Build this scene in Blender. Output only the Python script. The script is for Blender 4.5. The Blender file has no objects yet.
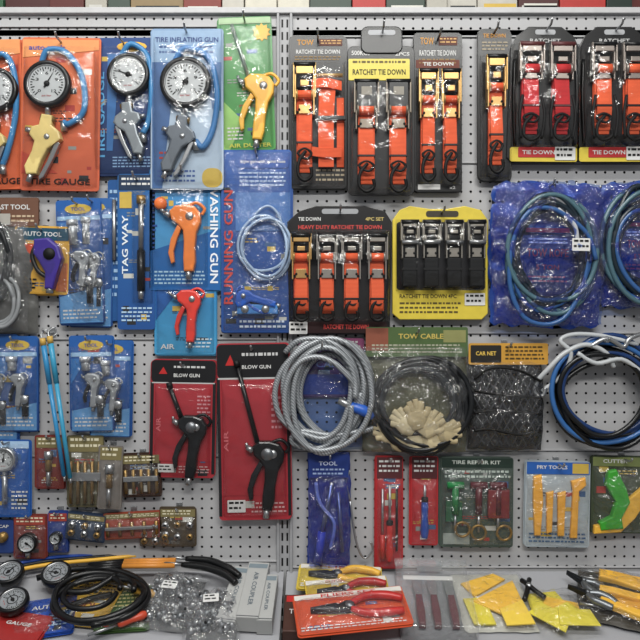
import bpy, math, random
import bmesh
from mathutils import Vector, Matrix, noise
random.seed(5)
R=random.uniform
S=0.00225; DC=720.0; Z0=1.35
scn=bpy.context.scene
try:
    scn.view_settings.view_transform='Standard'
except Exception: pass

# ------------------------------------------------------------ materials
def lin(c):
    c/=255.0
    return c/12.92 if c<=0.04045 else ((c+0.055)/1.055)**2.4
SAT=.9
def hx(h):
    h=h.lstrip('#'); c=[lin(int(h[i:i+2],16)) for i in (0,2,4)]
    l=.3*c[0]+.55*c[1]+.15*c[2]
    return tuple(max(0,l+(v-l)*SAT) for v in c)+(1,)
_M={}
def M(h,rough=.5,metal=0.0,coat=0.0,var=.12,scale=60,bump=0.0,kind=None,h2=None,name=None):
    k=(h,rough,metal,coat,var,scale,bump,kind,h2)
    if k in _M: return _M[k]
    m=bpy.data.materials.new(name or 'mat_'+h.strip('#')); m.use_nodes=True
    nt=m.node_tree; b=nt.nodes['Principled BSDF']
    b.inputs['Roughness'].default_value=rough; b.inputs['Metallic'].default_value=metal
    b.inputs['Coat Weight'].default_value=coat*.6; b.inputs['Coat Roughness'].default_value=.15
    b.inputs['Specular IOR Level'].default_value=.35
    tc=nt.nodes.new('ShaderNodeTexCoord')
    n=nt.nodes.new('ShaderNodeTexNoise'); n.inputs['Scale'].default_value=scale; n.inputs['Detail'].default_value=3
    nt.links.new(tc.outputs['Object'],n.inputs['Vector'])
    c=hx(h)
    mx=nt.nodes.new('ShaderNodeMix'); mx.data_type='RGBA'
    mx.inputs[6].default_value=tuple(v*(1-var) for v in c[:3])+(1,)
    mx.inputs[7].default_value=tuple(min(1,v*(1+var)) for v in c[:3])+(1,)
    nt.links.new(n.outputs['Fac'],mx.inputs[0])
    out=mx.outputs[2]
    if kind=='grad':   # printed gradient, bottom->top
        sp=nt.nodes.new('ShaderNodeSeparateXYZ'); nt.links.new(tc.outputs['Generated'],sp.inputs[0])
        m2=nt.nodes.new('ShaderNodeMix'); m2.data_type='RGBA'
        nt.links.new(sp.outputs[2],m2.inputs[0]); m2.inputs[6].default_value=hx(h2); nt.links.new(out,m2.inputs[7]); out=m2.outputs[2]
    if kind=='weave' or kind=='rope':
        w=nt.nodes.new('ShaderNodeTexWave'); w.inputs['Scale'].default_value=110 if kind=='weave' else 90
        w.bands_direction='Z' if kind=='weave' else 'DIAGONAL'
        w.inputs['Distortion'].default_value=.3
        nt.links.new(tc.outputs['Object'],w.inputs['Vector']); f=w.outputs['Fac']
        m2=nt.nodes.new('ShaderNodeMix'); m2.data_type='RGBA'
        nt.links.new(f,m2.inputs[0])
        m2.inputs[6].default_value=hx(h2) if h2 else tuple(v*.6 for v in c[:3])+(1,)
        nt.links.new(out,m2.inputs[7]); out=m2.outputs[2]
        bp=nt.nodes.new('ShaderNodeBump'); bp.inputs['Strength'].default_value=.4; bp.inputs['Distance'].default_value=.0006
        nt.links.new(f,bp.inputs['Height']); nt.links.new(bp.outputs[0],b.inputs['Normal'])
    elif bump>0:
        bp=nt.nodes.new('ShaderNodeBump'); bp.inputs['Strength'].default_value=bump; bp.inputs['Distance'].default_value=.004
        nt.links.new(n.outputs['Fac'],bp.inputs['Height']); nt.links.new(bp.outputs[0],b.inputs['Normal'])
    nt.links.new(out,b.inputs['Base Color'])
    _M[k]=m; return m
def film(tint='#ffffff',a=.015,milk=.0,rough=.1,crk=.12,name='clear_film'):
    k=('film',tint,a,milk,crk)
    if k in _M: return _M[k]
    m=bpy.data.materials.new(name); m.use_nodes=True; nt=m.node_tree; nt.nodes.clear()
    o=nt.nodes.new('ShaderNodeOutputMaterial'); tr=nt.nodes.new('ShaderNodeBsdfTransparent'); tr.inputs[0].default_value=hx(tint)
    gl=nt.nodes.new('ShaderNodeBsdfGlossy'); gl.inputs['Roughness'].default_value=rough; gl.inputs[0].default_value=(.95,.95,.95,1)
    df=nt.nodes.new('ShaderNodeBsdfDiffuse'); df.inputs[0].default_value=(.75,.77,.8,1)
    tc=nt.nodes.new('ShaderNodeTexCoord')
    v=nt.nodes.new('ShaderNodeTexNoise'); v.inputs['Scale'].default_value=28; v.inputs['Detail'].default_value=2; v.inputs['Distortion'].default_value=2.2
    bp=nt.nodes.new('ShaderNodeBump'); bp.inputs['Strength'].default_value=crk; bp.inputs['Distance'].default_value=.02
    nt.links.new(tc.outputs['Object'],v.inputs['Vector']); nt.links.new(v.outputs['Fac'],bp.inputs['Height'])
    fr=nt.nodes.new('ShaderNodeFresnel'); fr.inputs['IOR'].default_value=1.32
    nt.links.new(bp.outputs[0],fr.inputs['Normal']); nt.links.new(bp.outputs[0],gl.inputs['Normal'])
    ma=nt.nodes.new('ShaderNodeMath'); ma.operation='MULTIPLY_ADD'; ma.inputs[1].default_value=.9; ma.inputs[2].default_value=a; ma.use_clamp=True
    mi=nt.nodes.new('ShaderNodeMath'); mi.operation='MINIMUM'; mi.inputs[1].default_value=.4
    nt.links.new(fr.outputs[0],ma.inputs[0]); nt.links.new(ma.outputs[0],mi.inputs[0])
    m1=nt.nodes.new('ShaderNodeMixShader'); m2=nt.nodes.new('ShaderNodeMixShader')
    nt.links.new(mi.outputs[0],m1.inputs[0]); nt.links.new(tr.outputs[0],m1.inputs[1]); nt.links.new(gl.outputs[0],m1.inputs[2])
    m2.inputs[0].default_value=milk; nt.links.new(m1.outputs[0],m2.inputs[1]); nt.links.new(df.outputs[0],m2.inputs[2])
    nt.links.new(m2.outputs[0],o.inputs[0]); _M[k]=m; return m

CLEAR=film(); CLEAR2=film(a=.04,milk=.035,crk=.5)
BAGF=film(a=.04,milk=.015,crk=.6,rough=.14)
BLK=M('#0b0c0e',.38,coat=.3); DBLK=M('#060607',.6); WHT=M('#d8d8d6',.5,var=.04); GRY=M('#5a5d61',.4)
SIL=M('#a9abad',.32,metal=.85,var=.15); STEEL=M('#7c8084',.35,metal=.8); ZINC=M('#c39a58',.36,metal=.6,var=.25); BRASS=M('#94743c',.35,metal=.6)
ORS=M('#ff6420',.7,kind='weave',h2='#e04c12'); RDS=M('#e01a22',.7,kind='weave',h2='#b01018'); BKS=M('#17181a',.75,kind='weave',h2='#0c0d0e')
YEL=M('#eeb414',.4,coat=.2); ORG=M('#ea7020',.42,coat=.3); RED=M('#c01a18',.4,coat=.3); BLU=M('#1448a8',.4,coat=.3)
CYN=M('#1f86bc',.35,coat=.3)

# ------------------------------------------------------------ text cache
_T={}
def textmesh(s):
    if s in _T: return _T[s]
    cu=bpy.data.curves.new('t','FONT'); cu.body=s; cu.resolution_u=2; cu.offset=.018; cu.align_x='CENTER'
    ob=bpy.data.objects.new('t',cu); scn.collection.objects.link(ob)
    dg=bpy.context.evaluated_depsgraph_get(); me=bpy.data.meshes.new_from_object(ob.evaluated_get(dg))
    vs=[v.co.copy() for v in me.vertices]; fs=[tuple(p.vertices) for p in me.polygons]
    bpy.data.objects.remove(ob); bpy.data.meshes.remove(me); bpy.data.curves.remove(cu)
    x0=min(v.x for v in vs);x1=max(v.x for v in vs);y0=min(v.y for v in vs);y1=max(v.y for v in vs)
    vs=[((v.x-x0)/(x1-x0)-.5,(v.y-y0)/(y1-y0)-.5) for v in vs]
    _T[s]=(vs,fs); return _T[s]

def smooth(pts,res,closed=False):
    P=[Vector(p) for p in pts]; n=len(P)
    if n<3 or res<=1: return P
    out=[]
    rng=range(n) if closed else range(n-1)
    for i in rng:
        if closed: a,b,c,d=P[i-1],P[i],P[(i+1)%n],P[(i+2)%n]
        else: a,b,c,d=P[max(i-1,0)],P[i],P[i+1],P[min(i+2,n-1)]
        for k in range(res):
            t=k/res
            out.append(.5*((2*b)+(c-a)*t+(2*a-5*b+4*c-d)*t*t+(3*b-a-3*c+d)*t**3))
    if not closed: out.append(P[-1])
    return out
def rr(x0,y0,x1,y1,r,n=4):
    p=[]
    for cx,cy,a in ((x1-r,y0+r,-90),(x1-r,y1-r,0),(x0+r,y1-r,90),(x0+r,y0+r,180)):
        for i in range(n+1):
            t=math.radians(a+90*i/n); p.append((cx+r*math.cos(t),cy+r*math.sin(t)))
    return p
def xf(pts,cx,cy,sc=1,ang=0,mir=1):
    a=math.radians(ang); return [(cx+sc*(mir*x*math.cos(a)-y*math.sin(a)),cy+sc*(mir*x*math.sin(a)+y*math.cos(a)))+tuple(p[2:]) for p in pts for x,y in [p[:2]]]

TAN=math.tan(math.radians(20)); COS=math.cos(math.radians(20)); SB=250.0
LAST=[None]
class O:
    def __init__(s,name,cx,cy,d=5,rot=0,shelf=False,lift=0,tilt=0,raw=False):
        s.name=name; s.cx=cx; s.cy=cy; s.v=[]; s.f=[]; s.mi=[]; s.sm=[]; s.mats=[]
        if shelf:
            a=cx-320; b=cy-320; Lc=lift/COS
            dd=(b-SB+Lc)/(TAN+b/DC); k=(DC-dd)/DC
            s.mx=Matrix.Translation((a*S*k,-dd*S,Z0-b*S*k))@Matrix.Rotation(math.radians(-70+tilt),4,'X')@Matrix.Rotation(math.radians(rot),4,'Y')
            s.cx=0; s.cy=0
        elif raw:
            s.mx=Matrix.Translation(((cx-320)*S,-d*S,Z0+(320-cy)*S))
        else:
            k=(DC-d)/DC
            s.mx=Matrix.Translation(((cx-320)*S*k,-d*S,Z0+(320-cy)*S*k))@Matrix.Rotation(math.radians(rot),4,'Y')@Matrix.Rotation(math.radians(tilt),4,'X')
    def add(s,vs,fs,mat,smooth=False):
        if mat not in s.mats: s.mats.append(mat)
        k=s.mats.index(mat); o=len(s.v)
        for p in vs: s.v.append(((p[0]-s.cx)*S,-p[2]*S,(s.cy-p[1])*S))
        for f in fs: s.f.append([i+o for i in f]); s.mi.append(k); s.sm.append(smooth)
    def done(s):
        me=bpy.data.meshes.new(s.name); me.from_pydata(s.v,[],s.f)
        for m in s.mats: me.materials.append(m)
        me.polygons.foreach_set('material_index',s.mi); me.polygons.foreach_set('use_smooth',s.sm); me.update()
        bm=bmesh.new(); bm.from_mesh(me); bmesh.ops.recalc_face_normals(bm,faces=bm.faces); bm.to_mesh(me); bm.free()
        ob=bpy.data.objects.new(s.name,me); ob.matrix_world=s.mx; scn.collection.objects.link(ob); LAST[0]=(ob,s.mx.copy()); return ob
    def poly(s,pts,d0,d1,mat,bev=0.0):
        bm=bmesh.new(); vs=[bm.verts.new((p[0],p[1],d1)) for p in pts]
        f=bm.faces.new(vs)
        r=bmesh.ops.extrude_face_region(bm,geom=[f])
        nv=[g for g in r['geom'] if isinstance(g,bmesh.types.BMVert)]
        for v in nv: v.co.z=d0
        if bev>0:
            es=[e for e in bm.edges if abs(e.verts[0].co.z-d1)<1e-5 and abs(e.verts[1].co.z-d1)<1e-5]
            try: bmesh.ops.bevel(bm,geom=es,offset=bev,segments=2,affect='EDGES',profile=.5,clamp_overlap=True)
            except Exception: pass
        bm.verts.index_update()
        s.add([v.co[:] for v in bm.verts],[[v.index for v in f.verts] for f in bm.faces],mat,False); bm.free()
    def box(s,x0,y0,x1,y1,d0,d1,mat,bev=0): s.poly([(x0,y0),(x1,y0),(x1,y1),(x0,y1)],d0,d1,mat,bev)
    def quad(s,pts,d,mat): s.add([(p[0],p[1],d) for p in pts],[list(range(len(pts)))],mat)
    def patch(s,x0,y0,x1,y1,d,mat): s.quad([(x0,y0),(x1,y0),(x1,y1),(x0,y1)],d,mat)
    def text(s,t,cx,cy,w,h,d,mat,rot=0):
        vs,fs=textmesh(t); a=math.radians(rot); o=[]
        for x,y in vs:
            x*=w; y*=-h; o.append((cx+x*math.cos(a)-y*math.sin(a),cy+x*math.sin(a)+y*math.cos(a),d))
        s.add(o,fs,mat)
    def lines(s,x0,y0,x1,y1,n,d,mat):
        for i in range(n):
            y=y0+(y1-y0)*i/n; x=x0
            while x<x1-2:
                w=R(1.5,5); s.patch(x,y,min(x+w,x1),y+(y1-y0)/n*.42,d,mat); x+=w+1.2
    def sticker(s,x,y,d,w=15,h=9):
        s.poly(rr(x-w/2,y-h/2,x+w/2,y+h/2,.8),d,d+.3,WHT); s.lines(x-w/2+1.5,y-h/2+1.5,x+w/2-1.5,y+h/2-.5,2,d+.45,DBLK)
    def lathe(s,cx,cy,prof,mat,seg=28,sm=True,ex=1):
        vs=[];fs=[];n=len(prof)
        for r,d in prof:
            for i in range(seg):
                a=2*math.pi*i/seg; vs.append((cx+ex*max(r,.001)*math.cos(a),cy+max(r,.001)*math.sin(a),d))
        for j in range(n-1):
            for i in range(seg):
                k=(i+1)%seg; fs.append([j*seg+i,j*seg+k,(j+1)*seg+k,(j+1)*seg+i])
        s.add(vs,fs,mat,sm)
    def tube(s,pts,r,mat,seg=8,res=5,closed=False,flat=1.0,cap=True):
        pts=[(p[0],p[1],p[2]) for p in pts]; P=smooth(pts,res,closed); n=len(P)
        if isinstance(r,(list,tuple)):
            m=len(r)-1; rad=[]
            for i in range(n):
                t=i/(n-1)*m; a=min(int(t),m-1); rad.append(r[a]+(r[a+1]-r[a])*(t-a))
        else: rad=[r]*n
        vs=[];fs=[]; N=None
        for i in range(n):
            if closed: T=(P[(i+1)%n]-P[i-1])
            else: T=P[min(i+1,n-1)]-P[max(i-1,0)]
            if T.length<1e-6: T=Vector((0,1,0))
            T.normalize()
            if N is None:
                N=T.cross(Vector((0,0,1)))
                if N.length<.1: N=T.cross(Vector((1,0,0)))
                N.normalize()
            else:
                N=N-T*N.dot(T)
                if N.length<1e-4: N=T.cross(Vector((0,0,1)))
                N.normalize()
            B=T.cross(N)
            for k in range(seg):
                a=2*math.pi*k/seg; q=(N*math.cos(a)+B*math.sin(a))*rad[i]; q.z*=flat
                vs.append((P[i]+q)[:])
        m=n if closed else n-1
        for i in range(m):
            for k in range(seg):
                k2=(k+1)%seg; j=(i+1)%n
                fs.append([i*seg+k,i*seg+k2,j*seg+k2,j*seg+k])
        if cap and not closed: fs.append(list(range(seg))); fs.append([(n-1)*seg+k for k in range(seg)])
        s.add(vs,fs,mat,True)
    def cyl(s,a,b,r,mat,seg=12,r2=None):
        s.tube([a,b],[r,r if r2 is None else r2],mat,seg=seg,res=1)
    def band(s,pts,w,t,mat,wd=(1,0,0),res=4):
        P=smooth(pts,res); W=Vector(wd).normalized(); vs=[];fs=[]
        for i,p in enumerate(P):
            T=(P[min(i+1,len(P)-1)]-P[max(i-1,0)]).normalized(); N=T.cross(W).normalized()
            for a,b in ((-1,-1),(1,-1),(1,1),(-1,1)): vs.append((p+W*a*w/2+N*b*t/2)[:])
        for i in range(len(P)-1):
            for k in range(4): k2=(k+1)%4; fs.append([i*4+k,i*4+k2,i*4+4+k2,i*4+4+k])
        fs.append([0,1,2,3]); fs.append([(len(P)-1)*4+k for k in range(4)])
        s.add(vs,fs,mat)
    def bag(s,x0,y0,x1,y1,d,puff,mat,wr=1.5,nx=26,ny=30,fr=.06,edge=1.2,back=True,pw=.45,sag=0):
        vs=[];fs=[];sd=R(0,99)
        for side in ((1,0) if back else (1,)):
            o=len(vs)
            for j in range(ny+1):
                for i in range(nx+1):
                    u=i/nx;v=j/ny; x=x0+(x1-x0)*u; y=y0+(y1-y0)*v
                    m=max(0,math.sin(math.pi*u)*math.sin(math.pi*v))**pw
                    nn=noise.noise(Vector((x*fr,y*fr,sd))); n2=noise.noise(Vector((x*fr*3,y*fr*2,sd+9)))
                    n3=abs(noise.noise(Vector(((x+y*.6)*fr*2.2,(y-x*.5)*fr*1.2,sd+31))))
                    ex=edge*noise.noise(Vector((y*.08,sd,0)))*abs(2*u-1); ey=edge*noise.noise(Vector((x*.08,0,sd)))*abs(2*v-1)
                    if sag:
                        ex+=(2*u-1)*sag*(math.sin(math.pi*min(1,v*1.1))-.5); ey+=sag*(1-(2*u-1)**2)*(v-.35)*.7+sag*.5*(1-v)*abs(2*u-1)**3
                    dd=d+(puff*m+(nn*wr+abs(n2)*wr*.7-n3*wr*1.2)*min(1,m*2) if side else 0)
                    vs.append((x+ex,y+ey,max(dd,d)))
            for j in range(ny):
                for i in range(nx):
                    a=o+j*(nx+1)+i; fs.append([a,a+1,a+nx+2,a+nx+1])
        s.add(vs,fs,mat,True)
    def card(s,x0,y0,x1,y1,mat,r=3,stack=2,t=.7,d=0):
        for i in range(stack):
            jx=R(-1.6,1.6); jy=R(-1,1.5); q=-(i+1)*1.3
            s.poly(rr(x0+jx,y0+jy,x1+jx,y1+jy,r),d+q,d+q+.5,mat)
        s.poly(rr(x0,y0,x1,y1,r),d,d+t,mat)
        # busy small print: photo boxes, caption lines, warning marks
        w=x1-x0;h=y1-y0
        if w>24 and h>36:
            pal=['#c8c8c0','#2a2c30','#c8a838','#a8332a','#3a6090','#8a8c88']
            for k in range(int(w*h/700)+2):
                px=R(x0+2,x1-10); py=random.choice((R(y0+h*.12,y0+h*.3),R(y0+h*.72,y1-8),R(y0+h*.3,y0+h*.72)))
                ww=min(R(4,12),x1-px-2); hh=min(R(2.5,7),y1-py-2); s.patch(px,py,px+ww,py+hh,d+t+.08+.01*k,M(random.choice(pal),.45,coat=.3))
            for k in range(3):
                py=R(y0+h*.1,y1-h*.12); px=R(x0+2,x0+w*.4); s.lines(px,py,min(px+R(10,w*.6),x1-2),py+R(3,6),2,d+t+.3,M(random.choice(pal),.45,coat=.3))
    def coil(s,cx,cy,rx,ry,n,r,mat,d,jit=2.5,dj=2,seg=7):
        pts=[];sd=R(0,50)
        for i in range(n*14+1):
            a=2*math.pi*i/14; t=i/14
            q=1+jit/rx*noise.noise(Vector((t*1.3,math.cos(a)*.7,sd)))*2
            pts.append((cx+rx*q*math.cos(a)+jit*.6*math.sin(t*2.4+sd),cy+ry*q*math.sin(a)+jit*.6*math.cos(t*1.7+sd),d+dj*(1+noise.noise(Vector((t*2.7,sd,3))))+r*.9*(int(t)%3)))
        s.tube(pts,r,mat,seg=seg,res=3)
    def gauge(s,cx,cy,r,d,ang=30,bez=None,face=None):
        bez=bez or BLK
        s.lathe(cx,cy,[(0,d),(r*.97,d),(r,d+1),(r,d+6),(r*.95,d+7.4),(r*.8,d+7.4),(r*.77,d+6)],bez,32)
        s.lathe(cx,cy,[(r*.8,d+7.5),(r*.785,d+7.6),(r*.76,d+6)],SIL,32)
        s.lathe(cx,cy,[(r*.77,d+6),(0,d+6)],face or M('#b8bcbe',.3,coat=.3,var=.02),32,False)
        for i in range(28):
            a=math.radians(135+270*i/27); L=.17 if i%3==0 else .09; w=.018*r+.12
            c,q=math.cos(a),math.sin(a); r1=r*.7;r0=r*(.7-L)
            s.quad([(cx+c*r0-q*w,cy+q*r0+c*w),(cx+c*r1-q*w,cy+q*r1+c*w),(cx+c*r1+q*w,cy+q*r1-c*w),(cx+c*r0+q*w,cy+q*r0-c*w)],d+6.15,DBLK)
        for i,t in enumerate(('0','3','6','9','12')):
            a=math.radians(135+270*i/4); s.text(t,cx+math.cos(a)*r*.44,cy+math.sin(a)*r*.44,r*.07*(1+len(t)),r*.13,d+6.15,DBLK)
        s.text('psi bar',cx,cy+r*.52,r*.4,r*.1,d+6.15,M('#a02020'))
        a=math.radians(ang);c,q=math.cos(a),math.sin(a)
        s.poly([(cx-c*r*.2-q*.9,cy-q*r*.2+c*.9),(cx+c*r*.62,cy+q*r*.62),(cx-c*r*.2+q*.9,cy-q*r*.2-c*.9)],d+6.4,d+6.8,DBLK)
        s.lathe(cx,cy,[(r*.13,d+6.3),(r*.1,d+7.4),(0,d+7.5)],DBLK,12)
        s.cyl((cx,cy+r*.9,d+3),(cx,cy+r+5,d+3),2.6,SIL,8)
    def inflator(s,bx,by,sc,ang,mir,col,d,lever=None):
        body=[(-5,0),(6,0),(7,10),(15,15),(18,22),(12,28),(6,34),(2,46),(-1,60),(-11,62),(-14,54),(-9,38),(-8,28),(-14,22),(-13,14),(-6,11)]
        s.poly(xf(body,bx,by,sc,ang,mir),d,d+8,col,1.6)
        lev=[(12,24),(17,26),(13,42),(6,62),(2,66),(1,62),(7,46),(10,34)]
        s.poly(xf(lev,bx,by,sc,ang,mir),d+1.5,d+6,lever or SIL,.8)
        p=xf([(-13,18),(-19,17)],bx,by,sc,ang,mir); s.cyl(p[0]+(d+4,),p[1]+(d+4,),2.8*sc,SIL,8)
        p=xf([(-7,60),(-9,69)],bx,by,sc,ang,mir); s.cyl(p[0]+(d+4,),p[1]+(d+4,),2.8*sc,SIL,8)
        p=xf([(4,22)],bx,by,sc,ang,mir)[0]; s.lathe(p[0],p[1],[(3*sc,d+8),(2.4*sc,d+9),(0,d+9)],SIL,12)
        p=xf([(-6,4),(8,4)],bx,by,sc,ang,mir); s.cyl(p[0]+(d+4,),p[1]+(d+4,),3.6*sc,BRASS,6)
    def blowgun(s,bx,by,sc,ang,mir,col,d,nozzle=18,trig=None,nr=1.5):
        body=[(-17,-22),(-12,-28),(-2,-30),(7,-29),(13,-23),(14,-14),(11,-4),(11,10),(13,24),(12,33),(3,34),(1,22),(0,6),(-2,-5),(-7,-10),(-14,-14)]
        s.poly(xf(body,bx,by,sc,ang,mir),d,d+8,col,1.8)
        tr=[(-8,-10),(-4,-7),(-7,4),(-9,16),(-7,26),(-10,28),(-14,18),(-13,4)]
        s.poly(xf(tr,bx,by,sc,ang,mir),d+1.5,d+6.5,trig or col,1)
        p=xf([(-16,-18),(-22,-20),(-22-nozzle,-24)],bx,by,sc,ang,mir)
        s.cyl(p[0]+(d+4,),p[1]+(d+4,),3.4*sc,SIL,8,2.6*sc); s.cyl(p[1]+(d+4,),p[2]+(d+4,),nr*sc,SIL,8)
        p=xf([(7,33),(8,41)],bx,by,sc,ang,mir); s.cyl(p[0]+(d+4,),p[1]+(d+4,),3.2*sc,SIL,6)
        p=xf([(3,-19)],bx,by,sc,ang,mir)[0]; s.lathe(p[0],p[1],[(4*sc,d+8),(3.4*sc,d+9),(0,d+9)],SIL,14)
        p=xf([(0,-29),(8,-33),(16,-28),(14,-22)],bx,by,sc,ang,mir); s.tube([q+(d+4,) for q in p],1.6*sc,col,6)
    def ratchet(s,cx,y0,y1,w,strap,d,metal=None,hook=True,grip=None,rh=.44,roll=True):
        metal=metal or ZINC; H=y1-y0; ym=y0+H*rh; h=w/2; g=grip or BLK
        for k in range(4):
            j=R(-.6,.6); a=y0+H*.24; b=y1-H*(.1+.035*k)
            s.band([(cx+j,a,d+1+k*1.5),(cx+j,(a+b)/2,d+1.4+k*1.6+R(-.3,.6)),(cx+j,b-3,d+1+k*1.6),(cx+j,b,d+.4+k*1.2)],w*.7,1.2,strap)
        if roll:
            yr=ym+(y1-ym)*.34
            s.band([(cx+R(-1,1),ym-2,d+8),(cx,yr-4,d+9.5),(cx,yr+5,d+10.4),(cx+R(-1,1),yr+14,d+8),(cx,yr+17,d+5)],w*.62,1.6,strap)
            s.box(cx-h*.74,yr+4,cx+h*.74,yr+6,d+8,d+11.6,g,.3)
        for q in (-1,1):
            s.poly([(cx+q*h*.86-.7,y0+H*.1),(cx+q*h*.86+.7,y0+H*.1),(cx+q*h*.86+.7,ym),(cx+q*h*.86-.7,ym)],d+1,d+11,metal,.3)
            s.box(cx+q*h-.7,y0+1,cx+q*h+.7,y0+H*.3,d+8,d+13,metal,.3)
            s.cyl((cx+q*h*.62,y0+H*.27,d+9),(cx+q*h*.8,y0+H*.27,d+9),h*.5,metal,12)
            s.lathe(cx+q*h*.5,ym-5,[(1.3,d+10.6),(1.2,d+11.4),(0,d+11.4)],DBLK,8)
        s.box(cx-h*.8,y0+H*.12,cx+h*.8,y0+H*.2,d+4,d+6,DBLK,.5)
        s.box(cx-h*.55,ym-10,cx+h*.55,ym-1,d+9.4,d+10.6,metal,.5)
        s.cyl((cx-h*.62,y0+H*.27,d+9),(cx+h*.62,y0+H*.27,d+9),h*.42,strap,12)
        s.cyl((cx-h*1.02,y0+2.5,d+11),(cx+h*1.02,y0+2.5,d+11),2.6,g,10)
        s.box(cx-h*.8,y0+4,cx+h*.8,y0+H*.1,d+11,d+12.5,metal,.6)
        s.box(cx-h*.4,y0+H*.15,cx+h*.4,y0+H*.2,d+10,d+12,metal,.5)
        s.cyl((cx-h,ym-3,d+8.5),(cx+h,ym-3,d+8.5),1.4,DBLK,8)
        if hook:
            a=w*.24
            s.tube([(cx+a*.2,y1-H*.26,d+9),(cx-a*1.1,y1-H*.17,d+10),(cx-a*1.2,y1-H*.06,d+10),(cx,y1-1,d+10),(cx+a*1.3,y1-H*.05,d+10),(cx+a*1.2,y1-H*.12,d+11)],1.7,DBLK,8)
            s.tube([(cx-a*1.3,y1-H*.24,d+9),(cx,y1-H*.28,d+9.5),(cx+a*1.3,y1-H*.24,d+9),(cx+a*.3,y1-H*.19,d+9.5)],1.3,DBLK,6,closed=True)

def hook(x,y,L=26):
    par,pm=LAST[0]
    k=(DC-8)/DC; x=320+(x-320)*k; y=320+(y-320)*k
    o=O('peg_hook_part',x,y,0,raw=True)
    o.tube([(x,y,1),(x,y,6),(x,y,L-5),(x,y-1,L-2),(x,y-4,L+1)],1.1,SIL,6,res=3); o.box(x-3,y-6,x+3,y+6,.1,1.2,SIL,.4)
    ob=o.done(); ob.parent=par; ob.matrix_parent_inverse=pm.inverted(); ob.matrix_basis=o.mx

# ============================================================ room
def peg():
    o=O('wall_pegboard',320,320,0,raw=True)
    wall=M('#b0b0b2',.5,var=.06,scale=6); p=9.6; hr=1.35
    xs=int(1360/p); rows=int((720-14)/p)
    vs=[];fs=[]
    for j in range(rows):
        for i in range(xs):
            x0=-350+i*p; y0=14+j*p; cx=x0+p/2; cy=y0+p/2; b=len(vs)
            out=[(x0,y0),(cx,y0),(x0+p,y0),(x0+p,cy),(x0+p,y0+p),(cx,y0+p),(x0,y0+p),(x0,cy)]
            for q in out: vs.append((q[0],q[1],0))
            for dz in (0,-.7):
                for k in range(8):
                    a=math.radians(-135+45*k); vs.append((cx+hr*math.cos(a),cy+hr*math.sin(a),dz))
            for k in range(8):
                k2=(k+1)%8; fs.append([b+k,b+k2,b+8+k2,b+8+k]); fs.append([b+8+k,b+8+k2,b+16+k2,b+16+k])
    o.add(vs,fs,wall)
    o.box(-350,14,1010,720,-14,-9,M('#1b1c1f',.8))
    o.done()
    t=O('trim_panel_seams',320,320,0,raw=True)
    for y in (36,162,332,449,566):
        t.box(293,y,1010,y+1.6,0,1.6,wall,.3); t.box(293,y+1.7,1010,y+2.6,0,.3,M('#4a4b4f',.6))
    for y in (26,168,338,455,560):
        t.box(-350,y,277,y+1.6,0,1.6,wall,.3); t.box(-350,y+1.7,277,y+2.6,0,.3,M('#4a4b4f',.6))
    t.box(-350,9,1010,15,-6,5,M('#bcbcbe',.45),.8)
    t.done()
    t=O('trim_slotted_upright',320,320,0,raw=True)
    w2=M('#a2a3a6',.42); 
    t.box(276.5,14,293,720,.4,1.2,w2); t.box(277,14,279.5,720,.5,4.5,w2,.6); t.box(290,14,292.5,720,.5,4.5,w2,.6)
    y=20
    while y<715:
        t.box(281.5,y,283.3,y+8,1,1.3,DBLK); t.box(286.5,y,288.3,y+8,1,1.3,DBLK); y+=12.5
    t.done()
peg()
def plainbox(name,x0,y0,z0,x1,y1,z1,mat):
    me=bpy.data.meshes.new(name); v=[(x,y,z) for x in (x0,x1) for y in (y0,y1) for z in (z0,z1)]
    me.from_pydata(v,[],[(0,1,3,2),(4,6,7,5),(0,4,5,1),(2,3,7,6),(0,2,6,4),(1,5,7,3)]); me.materials.append(mat)
    ob=bpy.data.objects.new(name,me); scn.collection.objects.link(ob); return ob
plainbox('floor',-3,-4,-.05,3,2.2,0,M('#77736c',.4,scale=5))
plainbox('wall_far',-3,2.2,0,3,2.25,3.2,M('#77777c',.7,scale=4))
def topshelf():
    o=O('rear_shelf_board',320,40,-40,raw=True); o.box(-250,30,900,36,-60,40,M('#a9a9ab',.5)); o.done()
    o=O('boxed_goods_row',320,20,-45,raw=True); x=-120
    cols=['#5b221e','#a8a498','#7e3026','#2d5a3c','#b7b3a8','#4a2222','#86704a','#1b2d26','#8a2020','#3a4a40','#b02a24','#8a8d90']
    while x<760:
        w=R(22,60); c=random.choice(cols)
        if 236<x<280: c='#c9c4b4'; w=34
        h=R(45,60); m=M(c,.5)
        o.box(x,30-h,x+w-1,30,-20,R(8,20),m,.6)
        for k in range(3):
            yy=R(-8,12); o.patch(x+2+R(0,6),yy,x+w-4,yy+R(2,5),20.4,M(random.choice(['#c0bfb8','#b8251c','#c9a52c','#12181a','#cecdc4']),.5))
        o.text(random.choice(['AUTO','TOOLS','PROFESSIONAL','CAR CARE','QUALITY']),x+w/2,6,w*.7,5,20.7,M(random.choice(['#e8e6df','#22242a','#c93a30']),.5)); x+=w
    o.done()
topshelf()

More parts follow.
